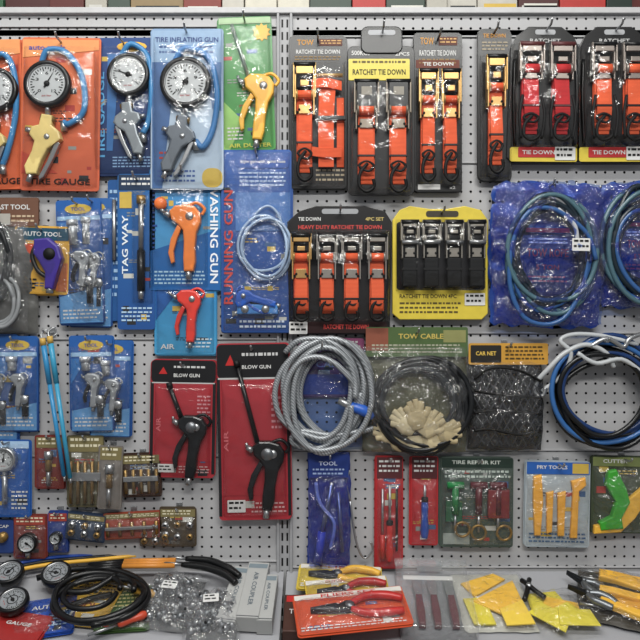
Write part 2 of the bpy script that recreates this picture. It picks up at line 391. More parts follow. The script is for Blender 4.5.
# ============================================================ LEFT: tyre gauges
def tiregauge(x0,y0,x1,y1,colm,gx,gy,r,gun,bx,by,sc,ang,mir,hose,hpts,d,extra=None,rot=0,ang2=60):
    o=O('tire_inflator_gauge_pack',(x0+x1)/2,y0,d,rot); o.card(x0,y0,x1,y1,colm)
    if extra: extra(o)
    o.inflator(bx,by,sc,ang,mir,gun,2)
    o.gauge(gx,gy,r,3,ang=ang2)
    o.cyl((gx,gy+r,5),(bx,by+2,5),3,SIL,8)
    o.tube([(p[0],p[1],4+(i%2)) for i,p in enumerate(hpts)],3,hose,8)
    o.cyl((hpts[-1][0],hpts[-1][1],4),(hpts[-1][0]+1,hpts[-1][1]+9,4),3.3,SIL,8)
    o.bag(x0+2,y0+8,x1-2,y1-4,.9,13,CLEAR,wr=2,fr=.05,edge=.3,back=False,pw=.25)
    o.done(); hook((x0+x1)/2,y0+5)
OC=M('#dc6a34',.45,coat=.3,kind='grad',h2='#c05430')
HO=M('#2f7fb8',.35,coat=.3)
def ex_or(o):
    o.quad([(24,40),(99,40),(99,50),(24,58)],1.2,M('#e89450',.5)); o.text('TIRE GAUGE',62,180,60,6,1.4,M('#2a1a18')); o.text('auto tools',48,48,36,5,1.4,BLU)
    o.quad([(24,150),(40,158),(60,172),(24,172)],1.2,M('#b8402a',.5))
tiregauge(23,38,101,189,OC,51,86,23,M('#e0c878',.45,coat=.2),51,116,.98,8,1,HO,[(44,64),(50,52),(68,54),(84,78),(86,110),(72,124),(66,122)],9,ex_or,rot=.8,ang2=-60)
def ex_o2(o): o.text('GAUGE',2,180,34,6,1.4,M('#2a1a18')); o.quad([(-28,40),(20,40),(20,54),(-28,60)],1.2,M('#e89450',.5))
tiregauge(-35,40,21,188,M('#cf5a28',.45,coat=.3),-2,92,22,M('#e0c878',.45,coat=.2),-6,122,.9,8,1,HO,[(-10,70),(2,56),(12,64),(17,90),(15,120),(8,150),(2,165)],7,ex_o2,rot=-1)
def ex_b(o):
    o.text('TIRE GAUGE',101,116,88,7,1.4,M('#4aa0d8'),-90); o.poly([(132+15*math.cos(t*.5236),47+5*math.sin(t*.5236)) for t in range(12)],.8,1.3,YEL); o.text('TOOL',132,47,18,4,1.5,BLU)
    o.quad([(96,152),(155,148),(155,172),(96,172)],1.15,M('#16305e',.4)); o.lines(112,156,150,168,4,1.3,M('#7fa6d0'))
    o.quad([(108,54),(120,54),(112,150),(106,150)],1.15,M('#2f6aa8',.4))
tiregauge(92,38,155,175,M('#1a4280',.4,coat=.3,kind='grad',h2='#102a58'),130,77,21,M('#8d9499',.35,metal=.5),128,104,.85,-6,-1,HO,[(122,58),(132,46),(148,58),(152,90),(149,120),(143,134)],6,ex_b,rot=-.5,ang2=200)
def ex_w(o):
    o.patch(153,31,221,62,1.15,M('#8aa8c8',.4)); o.text('TIRE INFLATING GUN',187,40,62,5,1.4,M('#143478')); o.lines(160,46,214,56,2,1.3,M('#2a4a80')); o.quad([(153,120),(221,96),(221,186),(153,186)],1.12,M('#a8bcd0',.4))
    o.lines(158,168,195,182,3,1.4,M('#3a5a98')); o.poly(rr(202,166,222,185,8),.8,1.4,M('#c8a93a',.4)); o.lines(160,150,176,160,2,1.4,M('#a8332a'))
    o.quad([(153,62),(176,62),(163,186),(153,186)],1.2,M('#3f6498',.4)); o.quad([(205,62),(221,62),(221,110),(212,108)],1.2,M('#5a7aa8',.4))
tiregauge(152,29,223,187,M('#7f9fc4',.4,coat=.3,kind='grad',h2='#b0c0d0'),187,84,25,M('#6d747c',.35,metal=.6),184,116,.92,10,1,M('#3f7cb8',.35),[(176,62),(186,50),(208,58),(217,90),(214,125),(204,146),(196,140)],12,ex_w,ang2=120)

def green_pack():
    o=O('air_blow_gun_green_pack',246,18,9,-2)
    g=M('#2f8038',.42,coat=.3,kind='grad',h2='#3f9440'); o.card(218,17,271,149,g)
    o.patch(219,18,270,24,1.2,M('#a8c49a')); o.text('AIR DUSTER',246,144,42,4,1.3,M('#d8d840'))
    o.quad([(219,98),(240,120),(226,148),(219,148)],1.2,M('#8cc060',.4)); 
    st=[]; 
    for i in range(20):
        a=math.pi*2*i/20; r=9 if i%2 else 6.5; st.append((261+r*math.cos(a),33+r*math.sin(a)))
    o.poly(st,.8,1.4,YEL); o.lines(224,126,240,140,4,1.4,WHT)
    o.cyl((232,26,5),(248,82,5),1.8,M('#9aa7a0',.3,metal=.6)); o.cyl((247,79,5),(250,88,5),3.2,SIL)
    o.blowgun(254,106,1.0,14,1,M('#f0b424',.38,coat=.4),2,nozzle=2)
    o.bag(220,22,269,147,.9,13,CLEAR,wr=1.8,edge=.3,back=False,pw=.25); o.done(); hook(245,22)
green_pack()
def wash_pack():
    o=O('washing_gun_orange_pack',184,165,7,0)
    o.card(150,168,220,289,M('#1f7ec0',.4,coat=.3,kind='grad',h2='#4a9fd0'))
    o.text('WASHING GUN',214,232,100,8,1.4,M('#e8ecf2'),90); o.lines(153,190,158,250,14,1.4,M('#144a98'))
    o.quad([(151,250),(220,228),(220,289),(151,289)],1.2,M('#1762a8',.4)); o.lines(155,270,205,285,4,1.4,M('#a8d0e8'))
    o.text('WASHING GUN',214,232,100,8,1.5,M('#e8ecf2'),90)
    o.blowgun(186,236,1.02,6,1,M('#ee8020',.4,coat=.4),2,nozzle=4,nr=2)
    o.lathe(162,204,[(6,3),(6.5,6),(5,9),(0,9)],ORG,14)
    o.bag(152,185,208,286,.9,12,CLEAR,edge=.3,wr=1.6,back=False,pw=.25); o.done(); hook(184,172)
    o=O('air_duster_red_pack',184,290,6,0)
    o.card(155,285,216,354,M('#1f84c0',.4,coat=.3,kind='grad',h2='#3a9ccc')); o.text('AIR',168,346,14,5,1.4,WHT); o.lines(186,338,212,349,3,1.4,M('#cfe4f0')); o.quad([(156,286),(182,286),(156,320)],1.2,M('#1456a0'))
    o.blowgun(189,314,.8,8,1,M('#dc3020',.4,coat=.4),2,nozzle=6,nr=2)
    o.bag(157,288,214,352,.9,10,CLEAR,edge=.3,wr=1.4,back=False,pw=.25); o.done()
wash_pack()
def bluebig():
    o=O('coiled_air_hose_gun_pack',257,152,10,0)
    o.card(222,150,291,330,M('#2258a8',.4,coat=.3,kind='grad',h2='#1a478c'),stack=3)
    o.text('RUNNING GUN',229,246,112,9,1.4,M('#d83a28'),-90)
    o.poly(rr(238,157,288,168,2),.8,1.4,M('#2f59a8')); o.text('blow gun with spiral hose',263,162,44,4,1.6,WHT); o.lines(240,172,286,188,4,1.4,M('#a8c0e0'))
    o.patch(236,192,290,230,1.15,M('#4678bc',.4)); o.lines(240,318,286,328,2,1.4,M('#cfdcee'))
    o.coil(264,247,24,28,4,1.5,M('#9fb8d6',.25,coat=.5),3,jit=3)
    o.tube([(252,226,4),(256,214,5),(268,206,5),(278,214,5),(284,232,4)],1.3,M('#a8bfdc',.3)); 
    o.blowgun(255,300,.62,-70,1,M('#1c57b8',.35,coat=.4),3,nozzle=12)
    o.box(238,302,278,312,2,9,M('#3a86d0',.35,coat=.3),1.5); o.lathe(246,307,[(4,9),(3.4,11),(0,11)],SIL,12); o.lathe(266,307,[(4,9),(3.4,11),(0,11)],SIL,12)
    o.bag(224,152,290,328,1.3,14,BAGF,wr=4,edge=.8,back=False,pw=.3); o.done(); hook(257,156)
bluebig()
def purple():
    o=O('yellow_car_tool_pack',42,228,11,2)
    o.card(16,226,70,293,M('#e0a820',.42,coat=.3)); o.patch(18,228,69,240,1.2,M('#1a4a60')); o.text('AUTO TOOL',43,234,38,4.5,1.4,WHT); o.lines(20,278,40,290,3,1.4,DBLK)
    o.patch(18,244,36,262,1.2,M('#c84a2a')); o.patch(58,262,69,290,1.2,M('#c86a2a'))
    P=M('#3e2c8c',.35,coat=.4)
    o.poly([(38,240),(52,238),(62,246),(66,258),(62,272),(58,288),(50,288),(50,272),(44,262),(38,254)],2,11,P,2)
    o.tube([(40,244,6),(36,256,7),(42,270,7),(50,276,6)],2.2,BLK); o.lathe(54,254,[(6,11),(5,13),(0,13)],DBLK,16); o.cyl((54,286,6),(54,292,6),3.6,SIL)
    o.bag(18,240,68,291,1,12,CLEAR,edge=.3,back=False,pw=.3); o.done(); hook(43,230)
    o=O('coiled_tow_cable_bag',0,222,8)
    o.bag(-40,215,38,332,0,8,M('#5a5a58',.35,bump=.3,var=.3),wr=2); o.coil(-4,262,18,34,6,2.4,M('#1b1e21',.4),8,jit=3); o.coil(4,300,16,22,3,2,M('#8a8d90',.4),8,jit=3); o.bag(-40,222,30,330,6,13,CLEAR2,wr=4,back=False)
    o.patch(-30,215,14,226,9,M('#a8a49c')); o.done(); hook(2,212)
    o=O('brown_header_card_pack',10,198,12); o.card(-18,198,38,226,M('#6e4a38',.5)); o.text('BLAST TOOL',10,207,40,5,1.1,WHT); o.lines(-6,215,34,224,2,1.1,M('#c8b090')); o.done()
purple()
def bluespray(x0,y0,x1,y1,d,rot=0,vert=None,dark='#1c5ca8'):
    o=O('spray_gun_blue_pack',(x0+x1)/2,y0,d,rot); w=x1-x0;h=y1-y0;cx=(x0+x1)/2
    o.card(x0,y0,x1,y1,M(dark,.4,coat=.3,kind='grad',h2='#17488c'))
    o.poly([(cx+w*.3*math.cos(t*.5236),y0+9+5*math.sin(t*.5236)) for t in range(12)],.8,1.3,M('#c8a838',.4)); o.text('TOOL',cx,y0+9,w*.32,3.4,1.5,BLU)
    o.patch(x0+1,y0+16,x1-1,y0+20,1.15,M('#8fb8dc')); o.quad([(x0+1,y1-h*.22),(x1-1,y1-h*.3),(x1-1,y1-1),(x0+1,y1-1)],1.15,M('#5a98d0',.4))
    o.quad([(x0+1,y0+22),(x0+w*.4,y0+22),(x0+1,y0+h*.5)],1.15,M('#2f78c0',.4))
    o.lines(x0+4,y1-14,x1-4,y1-3,3,1.4,WHT)
    if vert: o.text(vert,x0+5,(y0+y1)/2,h*.5,5,1.4,M('#cfe2f4'),-90)
    G=M('#a4a8ac',.36,metal=.55)
    o.cyl((cx-w*.12,y0+22,4),(cx-w*.1,y0+h*.36,4),4.2,G); o.cyl((cx-w*.12,y0+20,4),(cx-w*.12,y0+25,4),5.5,M('#c8ccd0',.3,metal=.6))
    o.blowgun(cx+2,y0+h*.55,w*.0125,10,1,G,2,nozzle=2,trig=BLK)
    o.cyl((cx+w*.22,y0+h*.62,4),(cx+w*.22,y0+h*.84,4),3.2,BLK); o.lathe(cx+w*.22,y0+h*.66,[(4.5,8),(4,9),(0,9)],SIL,12)
    o.bag(x0+1,y0+10,x1-1,y1-2,1.2,12,BAGF,edge=.3,wr=2.6,back=False,pw=.3); o.done(); hook(cx,y0+4)
bluespray(72,198,114,326,5,1,'AIR TOOL','#2860a4'); bluespray(56,200,100,322,10,-2,'SPRAY')
bluespray(-2,336,38,430,8,0); bluespray(-30,334,18,440,5,0)
bluespray(92,340,132,436,6,1); bluespray(70,336,112,430,10,-1)
def tagcard():
    o=O('air_chuck_blue_pack',136,176,7,0); o.card(118,174,155,328,M('#1a64a8',.4,coat=.3,kind='grad',h2='#1a4f94'))
    o.text('TAG WAY',125.5,244,58,6,1.4,M('#dfe8f0'),-90); o.patch(119,175,154,190,1.2,M('#17304f')); o.lines(122,178,150,188,2,1.4,WHT); o.patch(120,192,132,208,1.2,M('#c8a838'))
    o.cyl((142,200,4),(142,250,4),2.6,SIL); o.cyl((142,250,4),(142,290,4),4,BLK); o.cyl((142,196,4),(142,204,4),4.6,BRASS); o.cyl((142,288,4),(142,298,4),3,SIL)
    o.lines(122,306,152,322,4,1.4,M('#a8c8e4')); o.bag(133,192,153,302,1,10,CLEAR,edge=.2,back=False,pw=.3); o.done(); hook(137,179)
    o=O('air_chuck_blue_pack',112,176,4,0); o.card(108,180,128,320,M('#14508f',.4,coat=.3)); o.lines(110,190,120,300,14,1.1,M('#8fb4d8')); o.cyl((115,200,3),(115,260,3),2,SIL); o.done()
tagcard()
def cyans():
    o=O('cyan_handle_long_tool',58,338,14)
    for a,b,c,e,m in ((46,344,66,472,CYN),(53,342,72,474,M('#2a98c0',.35,coat=.3))):
        o.cyl((a,b,6),(a+(c-a)*.3,b+(e-b)*.3,6),2.6,m); o.cyl((a+(c-a)*.3,b+(e-b)*.3,6),(c,e,6),2.1,m); o.cyl((c,e,6),(c+1,e+5,6),1.2,SIL)
        o.cyl((a-1,b-6,6),(a,b+1,6),2.9,M('#c8a040',.4)); o.tube([(a-1,b-5,6),(a-3,b-10,4),(a+2,b-14,2),(a+4,b-8,2),(a,b-5,6)],.8,SIL)
    o.done(); hook(50,333)
cyans()
def redpack(x0,y0,x1,y1,d,n0,n1,gx,gy,sc,rot=0):
    o=O('red_blow_gun_pack',(x0+x1)/2,y0,d,rot)
    rc=M('#a82430',.42,coat=.25,var=.06); st=random.getstate(); o.card(x0,y0,x1,y1,rc,r=4,stack=3)
    h=y1-y0;w=x1-x0;cx=(x0+x1)/2
    o.patch(x0+3,y0+h*.2,x1-3,y1-h*.14,1.15,rc)
    o.poly(rr(x0+.3,y0+.3,x1-.3,y0+h*.19,4),.7,1.2,M('#1a1a1d',.4)); o.patch(x0+1,y0+h*.19,x1-1,y0+h*.2,1.25,M('#b8b8b8'))
    o.patch(x0,y0+h*.19,x0+3,y1-4,1.2,M('#1a1a1e')); o.patch(x1-3,y0+h*.19,x1,y1-4,1.2,M('#1a1a1e'))
    o.text('BLOW GUN',cx+w*.05,y0+h*.13,w*.4,3.6,1.4,WHT); o.poly([(x0+w*.12,y0+h*.12),(x0+w*.19,y0+h*.06),(x0+w*.25,y0+h*.12)],.9,1.4,RED); o.lines(x0+w*.35,y0+h*.05,x1-w*.15,y0+h*.09,1,1.4,M('#c8c8c8'))
    o.sticker(x0+8+w*.13,y1-h*.08,1.4,w*.25,h*.07); o.lines(x0+w*.45,y1-h*.1,x1-5,y1-h*.03,3,1.4,M('#d0a0a0'))
    o.text('AIR',x0+8,y0+h*.55,h*.12,4.5,1.4,M('#d86870'),-90); o.lines(x1-18,y0+h*.3,x1-5,y0+h*.5,6,1.4,M('#d08890'))
    o.cyl((n0[0],n0[1],5),(n1[0],n1[1],5),2.2,BLK,8,2.6); o.cyl((n0[0]-1.5,n0[1]-6,5),(n0[0],n0[1],5),3,DBLK)
    o.blowgun(gx,gy,sc,12,1,M('#101114',.35,coat=.4),2,nozzle=1,trig=M('#1b1c20',.4)); 
    o.lathe(gx+2,gy-18*sc,[(6*sc,10),(5*sc,12),(0,12)],STEEL,16)
    o.bag(x0+4,y0+h*.2,x1-4,y1-4,1,13,CLEAR,wr=2,edge=.2,back=False,pw=.2); o.done(); hook(cx,y0+5)
redpack(152,360,216,476,9,(172,388),(184,418),192,442,.95,1)
redpack(217,344,288,517,11,(238,366),(256,440),264,470,1.05,-1)
def fitting(x0,y0,x1,y1,d,kind,bc='#5c5236',rot=0):
    o=O('air_fitting_small_pack',(x0+x1)/2,y0,d,rot); w=x1-x0;h=y1-y0;cx=(x0+x1)/2
    o.card(x0,y0,x1,y1,M(bc,.45,coat=.3),r=2,stack=3)
    o.patch(x0+1,y0+1,x1-1,y0+h*.22,1.2,M('#7d7248' if kind!=2 else '#a03a2c')); o.lines(x0+3,y0+2,x1-3,y0+h*.2,2,1.4,M('#e0d8b8'))
    if kind==0:
        o.cyl((cx,y0+h*.35,4),(cx,y1-h*.35,4),3.4,BRASS,6); o.cyl((cx,y1-h*.38,4),(cx,y1-4,4),2.2,SIL); o.cyl((cx,y0+h*.28,4),(cx,y0+h*.42,4),4.6,SIL,6)
    elif kind==1:
        for k in range(5):
            xx=x0+4+(w-8)*k/4; o.cyl((xx,y0+h*.35,3),(xx,y1-4,3),1.9,BRASS,6)
        o.box(x0+2,y0+h*.5,x1-2,y0+h*.62,3,6,SIL,.5)
    elif kind==2:
        o.gauge(cx,y0+h*.6,min(w,h)*.3,2)
    else:
        for k in range(3):
            for q in range(2): o.lathe(x0+w*(k+.5)/3,y0+h*(.42+.3*q),[(3.2,1),(3.2,5),(1.6,6),(1.5,2)],BRASS if (k+q)%2 else SIL,8,False)
    o.bag(x0+1,y0+h*.22,x1-1,y1-1,1,7,BAGF,wr=1.4,nx=14,ny=16,edge=.2,back=False,pw=.3); o.done(); hook(cx,y0+2,18)
fitting(36,436,64,488,7,0,'#7a2820'); fitting(68,436,104,506,8,1,'#5a5438'); fitting(100,446,123,508,12,0,'#77706a',2); fitting(122,454,160,496,9,1,'#3a2418',-2)
fitting(14,515,46,558,7,2,'#7a3028'); fitting(48,512,68,552,6,2,'#1f3c86'); fitting(68,514,106,540,9,3,'#2b3a52',6); fitting(104,512,160,538,8,1,'#9a3a20',-3); fitting(160,508,196,546,8,3,'#4a3c28'); fitting(140,524,172,546,5,3,'#5b5245')
def leftlow():
    o=O('pressure_gauge_blue_pack',12,440,9); o.card(-20,440,30,516,M('#1a58a8',.4,coat=.3)); o.patch(-10,441,29,448,1.2,M('#9fc0e0')); o.gauge(7,458,12,2,ang=-80,bez=SIL); o.cyl((7,474,5),(7,502,5),2.6,SIL); o.lines(12,490,28,510,5,1.4,WHT)
    o.bag(-20,444,29,514,1,11,BAGF,wr=2,back=False,pw=.3); o.done(); hook(10,442)
    o=O('valve_cap_blue_pack',0,520,7); o.card(-20,520,14,552,M('#25407e',.4)); o.lathe(4,536,[(5,1),(5,6),(0,7)],BRASS,12); o.text('CAP',4,526,10,3,1.1,WHT); o.done()
leftlow()

# ============================================================ RIGHT: ratchet straps
CB=M('#0e0e10',.42,coat=.3)
def darkcard(o,x0,y0,x1,y1,r=4):
    for i in range(2):
        jx=R(-1.6,1.6); q=-(i+1)*1.3; o.poly(rr(x0+jx,y0,x1+jx,y1+1,r),q,q+.5,CB)
    o.poly(rr(x0,y0,x1,y1,r),0,.7,CB)
def header(o,x0,y0,x1,y1,t1='RATCHET TIE DOWN',big=None):
    cx=(x0+x1)/2; w=x1-x0; h=y1-y0
    o.text(big or 'TOW',x0+w*.27,y0+h*.23,w*.3,h*.22,1.2,M('#d0902c')); o.patch(x0+w*.52,y0+h*.1,x1-3,y0+h*.36,1.1,M('#5c2a1c')); o.lines(x0+w*.55,y0+h*.14,x1-4,y0+h*.34,2,1.2,M('#d8a860'))
    o.text(t1,cx,y0+h*.6,w*.8,h*.17,1.2,WHT); o.lines(x0+4,y0+h*.78,x1-4,y0+h*.98,2,1.2,M('#907038'))
def strap18():
    o=O('ratchet_tie_down_single_pack',319,36,8); darkcard(o,290,36,346,187); header(o,291,37,345,62); 
    o.ratchet(305,66,182,21,ORS,1)
    for k in range(4): o.band([(326+k*.6,92-k,2+k*2),(326,120,2.6+k*2),(326,150,2+k*2),(326,164+k,1+k*2)],15,1.3,ORS)
    o.band([(340,98,2),(340,120,6),(340,150,6),(340,166,2)],7,1.3,ORS)
    o.band([(312,87,10),(325,86,12),(341,88,8)],9,1.2,ORS,wd=(0,1,0)); o.band([(312,152,9),(325,154,11),(341,153,8)],9,1.2,ORS,wd=(0,1,0))
    o.box(317,118,345,122,8,12,BLK,.4); o.cyl((315,78,9),(342,78,9),2,ZINC,8); o.lines(316,168,344,182,3,1.2,M('#a89a80'))
    o.bag(292,62,345,185,.9,16,CLEAR,edge=.2,wr=1.6,back=False,pw=.2); o.done(); hook(318,41)
def strap19():
    o=O('ratchet_tie_down_set_pack',382,28,11)
    o.poly(rr(361,27,402,54,7),-1,2.5,BLK,1); o.poly(rr(368,31,395,36,2.4),2.4,2.8,M('#b0b2b6'))
    o.poly(rr(348,46,414,193,6),-1,1,CB,.4); o.text('500KGS',361,53,18,4.5,1.3,WHT); o.text('2PCS',402,54,14,3.5,1.3,WHT)
    o.poly(rr(349,59,409,80,1),1,1.8,M('#d8c61c',.4,coat=.2)); o.text('RATCHET TIE DOWN',379,72,52,5.5,2,DBLK); o.lines(353,61,405,66,1,2,M('#6a5a20'))
    mm=M('#7f7568',.4,metal=.5)
    for cx in (366,397): o.ratchet(cx,82,192,23,ORS,1,metal=mm); o.box(cx-10,84,cx+10,112,12,14,M('#141517',.35,coat=.3),1.2); o.patch(cx-5,90,cx+5,98,14.2,M('#8a8478',.4))
    o.bag(350,82,412,191,1,18,CLEAR,edge=.2,wr=1.6,back=False,pw=.2); o.done(); hook(382,34,30)
def strap20():
    o=O('ratchet_tie_down_pair_pack',438,34,8); darkcard(o,414,33,461,190); header(o,415,34,460,66,'RATCHET TIE DOWN')
    o.patch(416,60,459,68,1.1,M('#6a2a14')); o.text('TIE DOWN',438,64,30,3.6,1.3,WHT)
    o.ratchet(427,72,182,18,ORS,1); o.ratchet(449,72,182,18,ORS,1); o.patch(418,183,440,188,1.2,WHT); o.text('x2',452,186,6,3,1.2,WHT)
    o.bag(416,70,460,184,.9,17,CLEAR,edge=.2,wr=1.6,back=False,pw=.2); o.done(); hook(438,39)
    o=O('ratchet_tie_down_single_pack',494,30,9); darkcard(o,478,29,511,179,6); o.text('TIE DOWN',494,36,22,4,1.2,M('#d0902c')); o.lines(482,42,507,52,3,1.2,M('#a89a80')); o.ratchet(494,58,174,19,ORS,1)
    o.bag(480,56,510,177,.9,16,CLEAR,edge=.2,wr=1.6,back=False,pw=.2); o.done(); hook(494,33)
def strap22(x0,x1,strap,cs,rot):
    cx=(x0+x1)/2
    o=O('ratchet_strap_hanging_blister_pack',cx,28,11,rot)
    pts=[(x0+18,27),(x1-18,27),(x1-6,36),(x1,48),(x1+1,156),(x1-4,161),(x0+4,161),(x0-3,156),(x0,48),(x0+6,36)]
    o.poly(pts,-2,1,CB,.6); o.poly(rr(cx-10,30,cx+10,35,2),.9,1.3,M('#a8aaae')); o.text('RATCHET',cx,41,30,4,1.3,M('#c0c0c0'))
    o.poly(rr(x0,146,x1-2,160,2),1,2,M('#d4bc18',.4)); o.poly(rr(cx-26,146,cx+14,156,1),2,2.4,M('#b8161a')); o.text('TIE DOWN',cx-6,151,32,4,2.6,WHT); o.sticker(x1-14,152,2.6,20,13)
    for c in cs:
        o.ratchet(c,46,142,23,strap,1,metal=M('#9a9088',.35,metal=.7),rh=.38,grip=M('#5a2a2b',.4) if strap is RDS else BLK)
        for q in (-1,1): o.tube([(c+q*9,98,13),(c+q*12,118,14),(c+q*10,140,12)],1.5,DBLK)
    o.tube([(x0+4,60,2),(x0+3,100,3),(x0+5,144,2)],1.6,BLK); o.tube([(x1-4,60,2),(x1-3,100,3),(x1-5,144,2)],1.6,BLK)
    o.bag(x0+1,44,x1-1,147,1,19,CLEAR,edge=.2,wr=1.6,back=False,pw=.18); o.done(); hook(cx,32,30)
strap18(); strap19(); strap20(); strap22(511,579,RDS,(529,559),.5); strap22(579,649,ORS,(600,630),0)
def strap24():
    o=O('ratchet_strap_four_piece_pack',340,208,11)
    pts=[(300,211),(316,206),(364,206),(384,211),(391,222),(389,326),(384,332),(296,332),(290,326),(288,222)]
    o.poly(pts,-2,1.2,M('#120f11',.4,coat=.3),.6); o.poly(rr(322,209,358,214,2.4),1.1,1.5,M('#9a9ca0'))
    o.text('HEAVY DUTY RATCHET TIE DOWN',340,227,82,4,1.4,M('#d03a34')); o.text('4PC SET',374,219,18,3.4,1.4,M('#c8b060')); o.text('TIE DOWN',310,219,22,3.6,1.4,WHT)
    for c in (302,327,351,376): o.ratchet(c,234,320,19,ORS,1,metal=M('#a29c94',.33,metal=.75) if c!=302 else ZINC,rh=.52)
    for c in (314.5,339,363.5): o.cyl((c,240,4),(c,262,4),2.6,DBLK)
    o.poly(rr(293,320,386,331,2),1.1,1.6,M('#2a0c0e')); o.text('RATCHET TIE DOWN',346,325,44,4.5,1.8,M('#e04038')); o.sticker(299,326,2,18,12)
    o.bag(291,230,389,320,1.2,20,CLEAR,edge=.2,wr=1.6,back=False,pw=.18); o.done(); hook(340,212,30)
def strap25():
    o=O('ratchet_strap_yellow_frame_pack',440,206,10); Y=M('#d8c018',.4,coat=.3)
    pts=[(400,210),(410,206),(430,209),(446,209),(464,206),(480,210),(487,220),(487,312),(481,318),(400,318),(393,312),(393,220)]
    o.poly(pts,-2,1.2,Y,.8); o.poly(rr(397,222,484,289,3),1.2,1.6,M('#151418',.4)); o.poly(rr(426,211,458,217,2.5),1.1,1.6,M('#3a3426'))
    for c in (409,430,452,474): o.ratchet(c,221,289,17,BKS,1,metal=M('#9a948a',.35,metal=.7),hook=False,rh=.55); o.box(c-7,258,c+7,286,9,13,BKS,1.5); o.box(c-8,268,c+8,270,13,13.6,DBLK)
    for c in (409,430,452,474): o.cyl((c-8,243,14),(c+8,243,14),2.2,SIL)
    o.text('RATCHET TIE DOWN 4PC',428,295,56,4,1.5,M('#3a3010')); o.lines(400,301,460,314,3,1.5,M('#5a4c18')); o.sticker(474,298,1.6,20,12)
    o.bag(396,219,485,290,1.2,18,CLEAR,edge=.2,wr=1.6,back=False,pw=.18); o.done(); hook(441,213,30)
strap24(); strap25()
def bluebag(x0,y0,x1,y1,d,rx,rot=0,sd=0):
    cx=(x0+x1)/2; o=O('tow_rope_blue_bag',cx,y0,d,rot); Bm=M('#1c4494',.3,coat=.6,bump=.9,var=.5,scale=22); w=x1-x0;h=y1-y0
    o.bag(x0,y0,x1,y1,0,7,Bm,wr=5,edge=5,sag=4)
    cy=y0+h*.5
    o.coil(cx-2,cy,rx*.76,h*.35,6,2.8,M('#16242e',.3,coat=.5),9,jit=7,dj=2.5)
    o.coil(cx,cy+2,rx*.86,h*.4,3,2.4,M('#466874',.3,coat=.6),11,jit=8,dj=2.5)
    o.coil(cx+1,cy+4,rx*.8,h*.38,2,2.4,M('#2c5a94',.3,coat=.6),13,jit=8,dj=2.5)
    o.tube([(cx-rx*.6,y0+h*.22,16),(cx-rx*.2,y0+h*.12,17),(cx+rx*.2,y0+h*.16,17),(cx+rx*.4,y0+h*.3,17)],1.8,SIL); 
    o.tube([(cx+rx*.1,y0+h*.2,17),(cx+rx*.45,y0+h*.32,18),(cx+rx*.5,y0+h*.5,17)],2.2,M('#b8bcc0',.3))
    o.bag(x0+w*.2,y0+h*.28,x0+w*.74,y0+h*.8,7,5,M('#183a80',.3,coat=.5,bump=.6,var=.4),wr=1)
    o.patch(x0+w*.28,y0+h*.33,x0+w*.66,y0+h*.36,14,M('#c03048')); 
    o.text('TOW ROPE',cx-3,y0+h*.5,w*.36,8,14.5,M('#b82c48')); o.text('5 TON',cx-3,y0+h*.6,w*.2,5,14.5,M('#b82c48')); o.lines(cx-rx*.45,y0+h*.4,cx+rx*.35,y0+h*.45,2,14.5,M('#c8d4f0')); o.lines(cx-rx*.45,y0+h*.66,cx+rx*.35,y0+h*.72,2,14.5,M('#c05068'))
    o.bag(x0+1,y0+1,x1-1,y1-1,8,17,film('#a8c0f8',a=.07,milk=.02,crk=.8,rough=.12),wr=9,edge=4,back=False,fr=.05,nx=40,ny=46,sag=4)
    o.sticker(x0+w*.72,y0+h*.45,27,17,12)
    o.done(); hook(cx,y0+4,30)
bluebag(600,184,680,306,7,42,1); bluebag(492,183,603,323,11,48,1)
def steelcoil():
    o=O('steel_wire_rope_coil',322,338,9); C=M('#b4b8bc',.36,metal=.4,kind='rope',h2='#70757a')
    o.coil(328,390,36,46,4,2.9,C,3,jit=7,dj=3); o.coil(320,392,40,49,3,2.9,C,9,jit=7,dj=3); o.coil(326,398,30,40,1,2.9,C,12,jit=8,dj=3)
    o.tube([(286,352,8),(300,340,12),(326,340,14),(348,356,14),(356,384,12),(348,418,12),(322,444,12),(294,440,10),(300,428,12),(330,432,13),(362,428,10),(376,424,8)],2.9,C)
    o.tube([(350,404,13),(362,408,14),(371,414,12)],[5,5.6,4.2],M('#1f5cc0',.35,coat=.4),10); o.cyl((338,398,13),(352,405,14),3.6,SIL)
    o.done(); hook(322,345,34)
    o=O('cable_header_card',325,338,4); o.card(300,338,364,396,M('#9a4a78',.4,coat=.3)); o.lines(304,341,360,350,2,1.3,WHT); o.text('CABLE',332,364,32,6,1.3,M('#d8c0cc')); o.patch(302,374,362,394,1.2,M('#3a5aa0')); o.bag(296,350,372,446,.8,10,film('#a8c4f0',a=.03,milk=.03,crk=.5),wr=2,back=False); o.done()
steelcoil()
